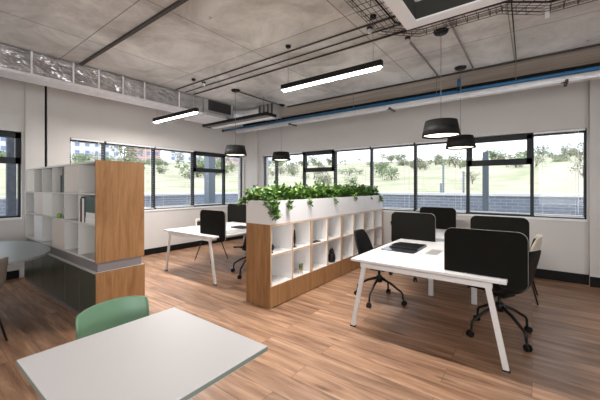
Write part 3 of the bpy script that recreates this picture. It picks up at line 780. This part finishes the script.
conduit([(-.16, 3.6, 3.286), (-.18, 5.40, 3.286)], .006, 'thin conduit right of the pendant canopies, crossing the ceiling')
for (x, y, l, m_) in ((-1.21, 3.80, 'small white cylindrical sensor at the start of a conduit', 'framew'), (-4.55, 3.30, 'small white sprinkler on the ceiling beside the air unit', 'framew'), (-1.48, 3.30, 'small white sensor above the linear light at the cable basket', 'framew')):
    t = empty('ceiling_sensor', l, 'sensor', (x, y, ZC), group='small ceiling sensors')
    MB().lathe([(0, -.03), (.032, -.03), (.034, -.002), (0, -.002)], n=16).build('base', M['conduit'], t)
    MB().lathe([(0, -.075), (.022, -.07), (.026, -.03), (0, -.03)], n=16).build('body', M[m_], t)

def basket(pts, w=.30, h=.07, z=3.16):
    q = MB(); P = [Vector((x, y, z)) for x, y in pts]; r = .0032
    def off(i, s):
        d0 = (P[i]-P[i-1]).normalized() if i > 0 else None; d1 = (P[i+1]-P[i]).normalized() if i < len(P)-1 else None
        d = ((d0 or d1)+(d1 or d0)).normalized(); n_ = Vector((-d.y, d.x, 0)); c_ = (d.dot(d0) if d0 else 1)
        return P[i]+n_*s/max(c_, .5)
    for k in range(7):
        s = -w/2+w*k/6; q.tube([off(i, s) for i in range(len(P))], r, 4)
    for s in (-w/2, w/2):
        for zz in (h/2, h): q.tube([off(i, s)+Vector((0, 0, zz)) for i in range(len(P))], r, 4)
    for i in range(len(P)-1):
        L_ = (P[i+1]-P[i]).length; d = (P[i+1]-P[i])/L_; n_ = Vector((-d.y, d.x, 0)); k = 0.02
        while k < L_:
            c_ = P[i]+d*k; q.tube([c_-n_*w/2+Vector((0, 0, h)), c_-n_*w/2, c_+n_*w/2, c_+n_*w/2+Vector((0, 0, h))], r, 4); k += .10
    return q
t = empty('cable_basket', 'dark wire mesh cable basket hung under the ceiling', 'cable tray')
basket([(-1.20, -1.0), (-1.20, 3.18), (-.95, 3.42), (-.2, 3.42), (.12, 3.68), (1.6, 3.68)]).build('wire_mesh', M['conduit'], t)
for x, y in ((-1.20, 1.2), (-1.20, 2.7), (-.55, 3.42), (1.2, 3.68)):
    q = MB(); q.tube([(x, y, 3.165), (x, y, ZC-.002)], .005, 6); q.build('hanger_rod', M['wire'], t)
tag(MB().tube([(-1.14, -1, 3.176), (-1.15, 1.5, 3.176), (-1.13, 3.15, 3.176), (-.9, 3.38, 3.176), (-.2, 3.40, 3.176), (.12, 3.64, 3.176), (1.5, 3.66, 3.176)], .009, 6).build('cable_run', M['black']), 'black cables lying in the wire mesh basket', 'cable')
MB().box(.10, .135, 3.82, 3.855, 3.12, ZC-.001).build('bracket', M['framew'], t)
# suspended white frame
t = empty('suspended_frame', 'large white rectangular frame hanging below the ceiling, near the camera', 'ceiling frame')
def ring(x0, x1, y0, y1, w, z0, z1):
    return MB().box(x0, x0+w, y0, y1, z0, z1).box(x1-w, x1, y0, y1, z0, z1).box(x0+w, x1-w, y0, y0+w, z0, z1).box(x0+w, x1-w, y1-w, y1, z0, z1)
ring(-.94, 1.2, .9, 2.93, .115, 2.95, 2.965).build('bottom_flange', M['framew'], t)
ring(-.935, 1.195, .905, 2.925, .02, 2.9655, 3.10).build('outer_side', M['framew'], t)
ring(-.84, 1.10, 1.0, 2.83, .012, 2.9655, 3.12).build('inner_side', M['inner'], t)
q = MB()
for x in (-.87, 1.14):
    for y in (1.0, 2.87): q.tube([(x, y, 2.96), (x, y, ZC-.002)], .005, 6)
q.build('hanger', M['wire'], t)

# ------------------------------------------------------------ outside
struct(MB().box(-10.5, 9, -9, 12, -.3, -.13).build('terrace_paving', M['paving']))
q = MB(); q.box(-9.2, 9, 8.5, 8.75, -.13, 1.27); q.box(-9.2, -8.95, -8, 8.5, -.13, 1.22)
struct(q.build('parapet_wall', M['brick']))
q = MB(); q.box(-9.25, 9, 8.47, 8.78, 1.27, 1.33); q.box(-9.25, -8.92, -8, 8.47, 1.22, 1.28)
struct(q.build('parapet_coping', M['coping']))
tag(MB().box(-8.12, -7.88, 5.9, 6.14, -.13, 3.4, .01).build('steel_column', M['steelcol']), 'grey square column outside the left windows behind the awning bay', 'column')
tag(MB().box(-.84, -.73, 7.55, 7.66, -.13, 2.22, .005).build('steel_post', M['steelcol']), 'slim grey post outside the right awning window', 'post')
tag(MB().box(-8.22, -8.10, 1.40, 1.54, -.13, 3.4, .01).build('brick_column', M['pillar']), 'dark brick column outside the window at the far left edge', 'column')
# fence posts
fp = MB().tube([(0, 0, 0), (0, 0, 2.4)], .035, 6)
fo = tag(fp.build('fence_post', M['steelcol']), None, 'post')
for i, (x, y, s, l) in enumerate(((-2.55, 12, 1.0, 'tallest thin fence post on the slope behind the largest pendant'), (-2.3, 10.5, .72, 'short thin fence post right of the tallest one outside'), (-1.9, 12, .9, 'thin fence post outside, just left of the right awning window'))):
    o = fo if i == 0 else fo.copy()
    if i: COL.objects.link(o)
    o.location = (x, y, -.13); o.scale = (1, 1, s); o['label'] = l; o['group'] = 'thin fence posts on the slope'
# hillside
from mathutils import noise as NZ
def hz(x, y):
    cx_, cy_ = 0, 0; r = math.hypot(x-cx_, y-cy_)
    side = max(0, min(1, (-x)/80))
    base = -.2 if r < 11 else -.2 + 1.5*min(1, (r-11)/6) + (max(0, r-17)/73)*(7.6-1.3*side)
    if r > 85: base = base - (r-85)*.0 
    return base + (NZ.noise(Vector((x*.05, y*.05, 0)))*.8 + NZ.noise(Vector((x*.25, y*.25, 3)))*.25)*min(1, max(0, r-12)/14)
q = MB(); rows = []
for i in range(40):
    r = 11.5+(i/39)**1.6*80; row = []
    for k in range(121):
        a = math.radians(20+ (200-20)*k/120); x, y = r*math.cos(a), r*math.sin(a)
        row.append((x, y, hz(x, y)))
    rows.append(row)
q.grid(rows); hill = struct(q.build('grassy_hillside', M['hill']))
def bushmesh(seed, m_, nm='shrub', n=520, tall=1.0):
    rng = random.Random(seed); q = MB()
    cs = [(rng.uniform(-.55, .55), rng.uniform(-.55, .55), rng.uniform(.4, 1.0)*tall, rng.uniform(.3, .5)) for _ in range(8)]
    for k in range(n):
        c = cs[k % 8]; d = Vector((rng.gauss(0, 1), rng.gauss(0, 1), rng.gauss(0, 1))).normalized()
        p = Vector(c[:3]) + d*c[3]*rng.uniform(.6, 1.25); p.z = max(p.z, .02)
        u = Vector((rng.uniform(-1, 1), rng.uniform(-1, 1), rng.uniform(-1, 1))).normalized(); w = u.cross(d).normalized(); z = rng.uniform(.05, .10)
        V = [q.bm.verts.new(p+x) for x in (u*z, w*z*.7, -u*z, -w*z*.7)]
        q.bm.faces.new(V)
    t = empty(nm, None, 'shrub')
    q.build('foliage', m_, t)
    b_ = MB().tube([(0, 0, -.3), (0, .02, .3), (.03, 0, .8*tall)], [.05, .04, .02], 6)
    for k in range(4):
        c = cs[k]; b_.tube([(0, .01, .25), c[:3]], [.025, .012], 5)
    b_.build('trunk', M['bark'], t)
    return t
protos = [bushmesh(1, M['bush']), bushmesh(2, M['bush2']), bushmesh(3, M['bush'], n=300), bushmesh(4, M['bush2'], n=240, tall=1.7)]
rng = random.Random(11)
lay = []
def addb(x, y, s_):
    for (a_, b_, c_) in lay:
        if math.hypot(a_-x, b_-y) < (c_+s_)*1.25: return
    lay.append((x, y, s_))
for p_ in ((-23, 16, 1.5), (-21.5, 9.5, 1.2), (-28, 22, 1.6), (-32, 14, 1.8)): addb(*p_)
for k in range(150):
    a = math.radians(62+30*rng.random() if k % 3 else rng.uniform(92, 178)); r = rng.uniform(62, 88); addb(r*math.cos(a), r*math.sin(a), rng.uniform(.8, 1.7))
for k in range(150):
    a = math.radians(rng.uniform(64, 178)); r = rng.uniform(20, 60); addb(r*math.cos(a), r*math.sin(a), (.3+r*.012)*rng.uniform(.6, 1.3))
for i, (x, y, s_) in enumerate(lay):
    o = protos[i] if i < 4 else copy_tree(protos[i % 4])
    o.location = (x, y, hz(x, y)-.1*s_); o.scale = (s_*1.2, s_*1.2, s_); o.rotation_euler = (0, 0, rng.uniform(0, 6))
    o['group'] = 'shrubs on the hillside outside'; o['label'] = 'pale green shrub on the hillside outside the windows'
# apartment blocks
def block(x, y, rz, w, d, h, m_, lab):
    t = empty('apartment_building', lab, 'building', (x, y, hz(x, y)-1), rz, 'apartment blocks on the hill')
    MB().box(-w/2, w/2, -d/2, d/2, 0, h).build('wall', m_, t)
    MB().prism([(-d/2-.4, h), (d/2+.4, h), (0, h+d*.22)], 'x', -w/2-.4, w/2+.4).build('roof', M['roofred'], t)
    nx = int(w/2.0); nz = int(h/2.1)
    first = None
    for i in range(nx):
        for k in range(nz):
            if first is None: o = first = MB().box(-.45, .45, -.08, .08, 0, 1.0).build('window', M['bwin'], t)
            else: o = first.copy(); COL.objects.link(o)
            o.location = (-w/2+(i+.5)*w/nx, -d/2, h-1.8-k*2.1)
for i, (ang, r, w, h, m_, l) in enumerate(((173, 100, 20, 8.5, 'bwall', 'farthest left'), (166, 104, 17, 10, 'bwall2', 'second from the left'), (160, 98, 20, 8, 'bwall', 'third from the left'),
        (153.5, 104, 17, 9, 'bwall2', 'middle'), (147, 100, 18, 8, 'bwall', 'third from the right'), (140.5, 104, 16, 8, 'bwall2', 'second from the right'), (134, 108, 16, 7, 'bwall', 'farthest right'))):
    a = math.radians(ang); block(r*math.cos(a), r*math.sin(a), a+PI/2+PI, w*.52, 6, h, M[m_], 'red-roofed apartment block on the hill, %s through the left windows' % l)

# ------------------------------------------------------------ world, lights, camera
w = bpy.data.worlds.new('World'); S.world = w; w.use_nodes = True
nt = w.node_tree; bg = nt.nodes['Background']
tc = nt.nodes.new('ShaderNodeTexCoord'); n = nt.nodes.new('ShaderNodeTexNoise'); n.inputs['Scale'].default_value = 2.5; n.inputs['Detail'].default_value = 5
mp = nt.nodes.new('ShaderNodeMapping'); mp.inputs['Scale'].default_value = (1, 1, 3)
r = nt.nodes.new('ShaderNodeValToRGB'); r.color_ramp.elements[0].color = (.80, .88, 1, 1); r.color_ramp.elements[1].color = (1, 1, 1, 1)
nt.links.new(tc.outputs['Generated'], mp.inputs[0]); nt.links.new(mp.outputs[0], n.inputs['Vector']); nt.links.new(n.outputs['Fac'], r.inputs[0]); nt.links.new(r.outputs[0], bg.inputs[0])
bg.inputs[1].default_value = 2.6
COOL = (.90, .95, 1.0); WARM = (1, .93, .86)
def portal(name, loc, rot, a, b):
    o = lampdata(name, 'AREA', loc, rot, 1, (1, 1, 1), a, b); o.data.cycles.is_portal = True
# sky portals at the left and far windows, then added fill lamps
portal('window_portal', (XL-.30, 4.1, 1.7), (0, math.radians(-90), 0), 1.4, 4.3)
portal('window_portal', (XL-.30, -.2, 1.7), (0, math.radians(-90), 0), 1.4, 2.9)
portal('window_portal', (-2.7, YF+.30, 1.7), (math.radians(-90), 0, 0), 6.8, 1.4)
lampdata('back_fill', 'AREA', (1.8, YB-.3, 1.6), (math.radians(122), 0, 0), 170, (1, .98, .96), 3.1, 2.2)  # added fill lamp outside the unseen back window, tilted up
lampdata('right_fill', 'AREA', (XR+.3, -1.5, 1.6), (0, math.radians(122), 0), 190, (1, .98, .96), 2.0, 4.0)  # added fill lamp outside the unseen right window, lifts the ceiling
lampdata('sun', 'SUN', (0, -10, 20), (math.radians(38), 0, math.radians(-20)), .7, (1, .95, .88), .1).data.angle = .15

for (x, y, z) in ((-1.93, 3.1, 2.722), (-5.06, 3.05, 2.692)): lampdata('linear_tube', 'AREA', (x, y, z), (0, 0, 0), 88, (1, .955, .91), 1.3, .04)
cam = bpy.data.cameras.new('Camera'); co = bpy.data.objects.new('Camera', cam); COL.objects.link(co)
co.location = (0, 0, 1.48); co.rotation_euler = (math.radians(90), 0, math.atan(232/310))
cam.sensor_width = 36; cam.lens = 310/600*36; cam.shift_y = -13/600; cam.clip_start = .05; cam.clip_end = 400
S.camera = co
S.view_settings.view_transform = 'Standard'; S.view_settings.look = 'None'; S.view_settings.gamma = 1; S.view_settings.use_curve_mapping = False
S.view_settings.exposure = 0.0
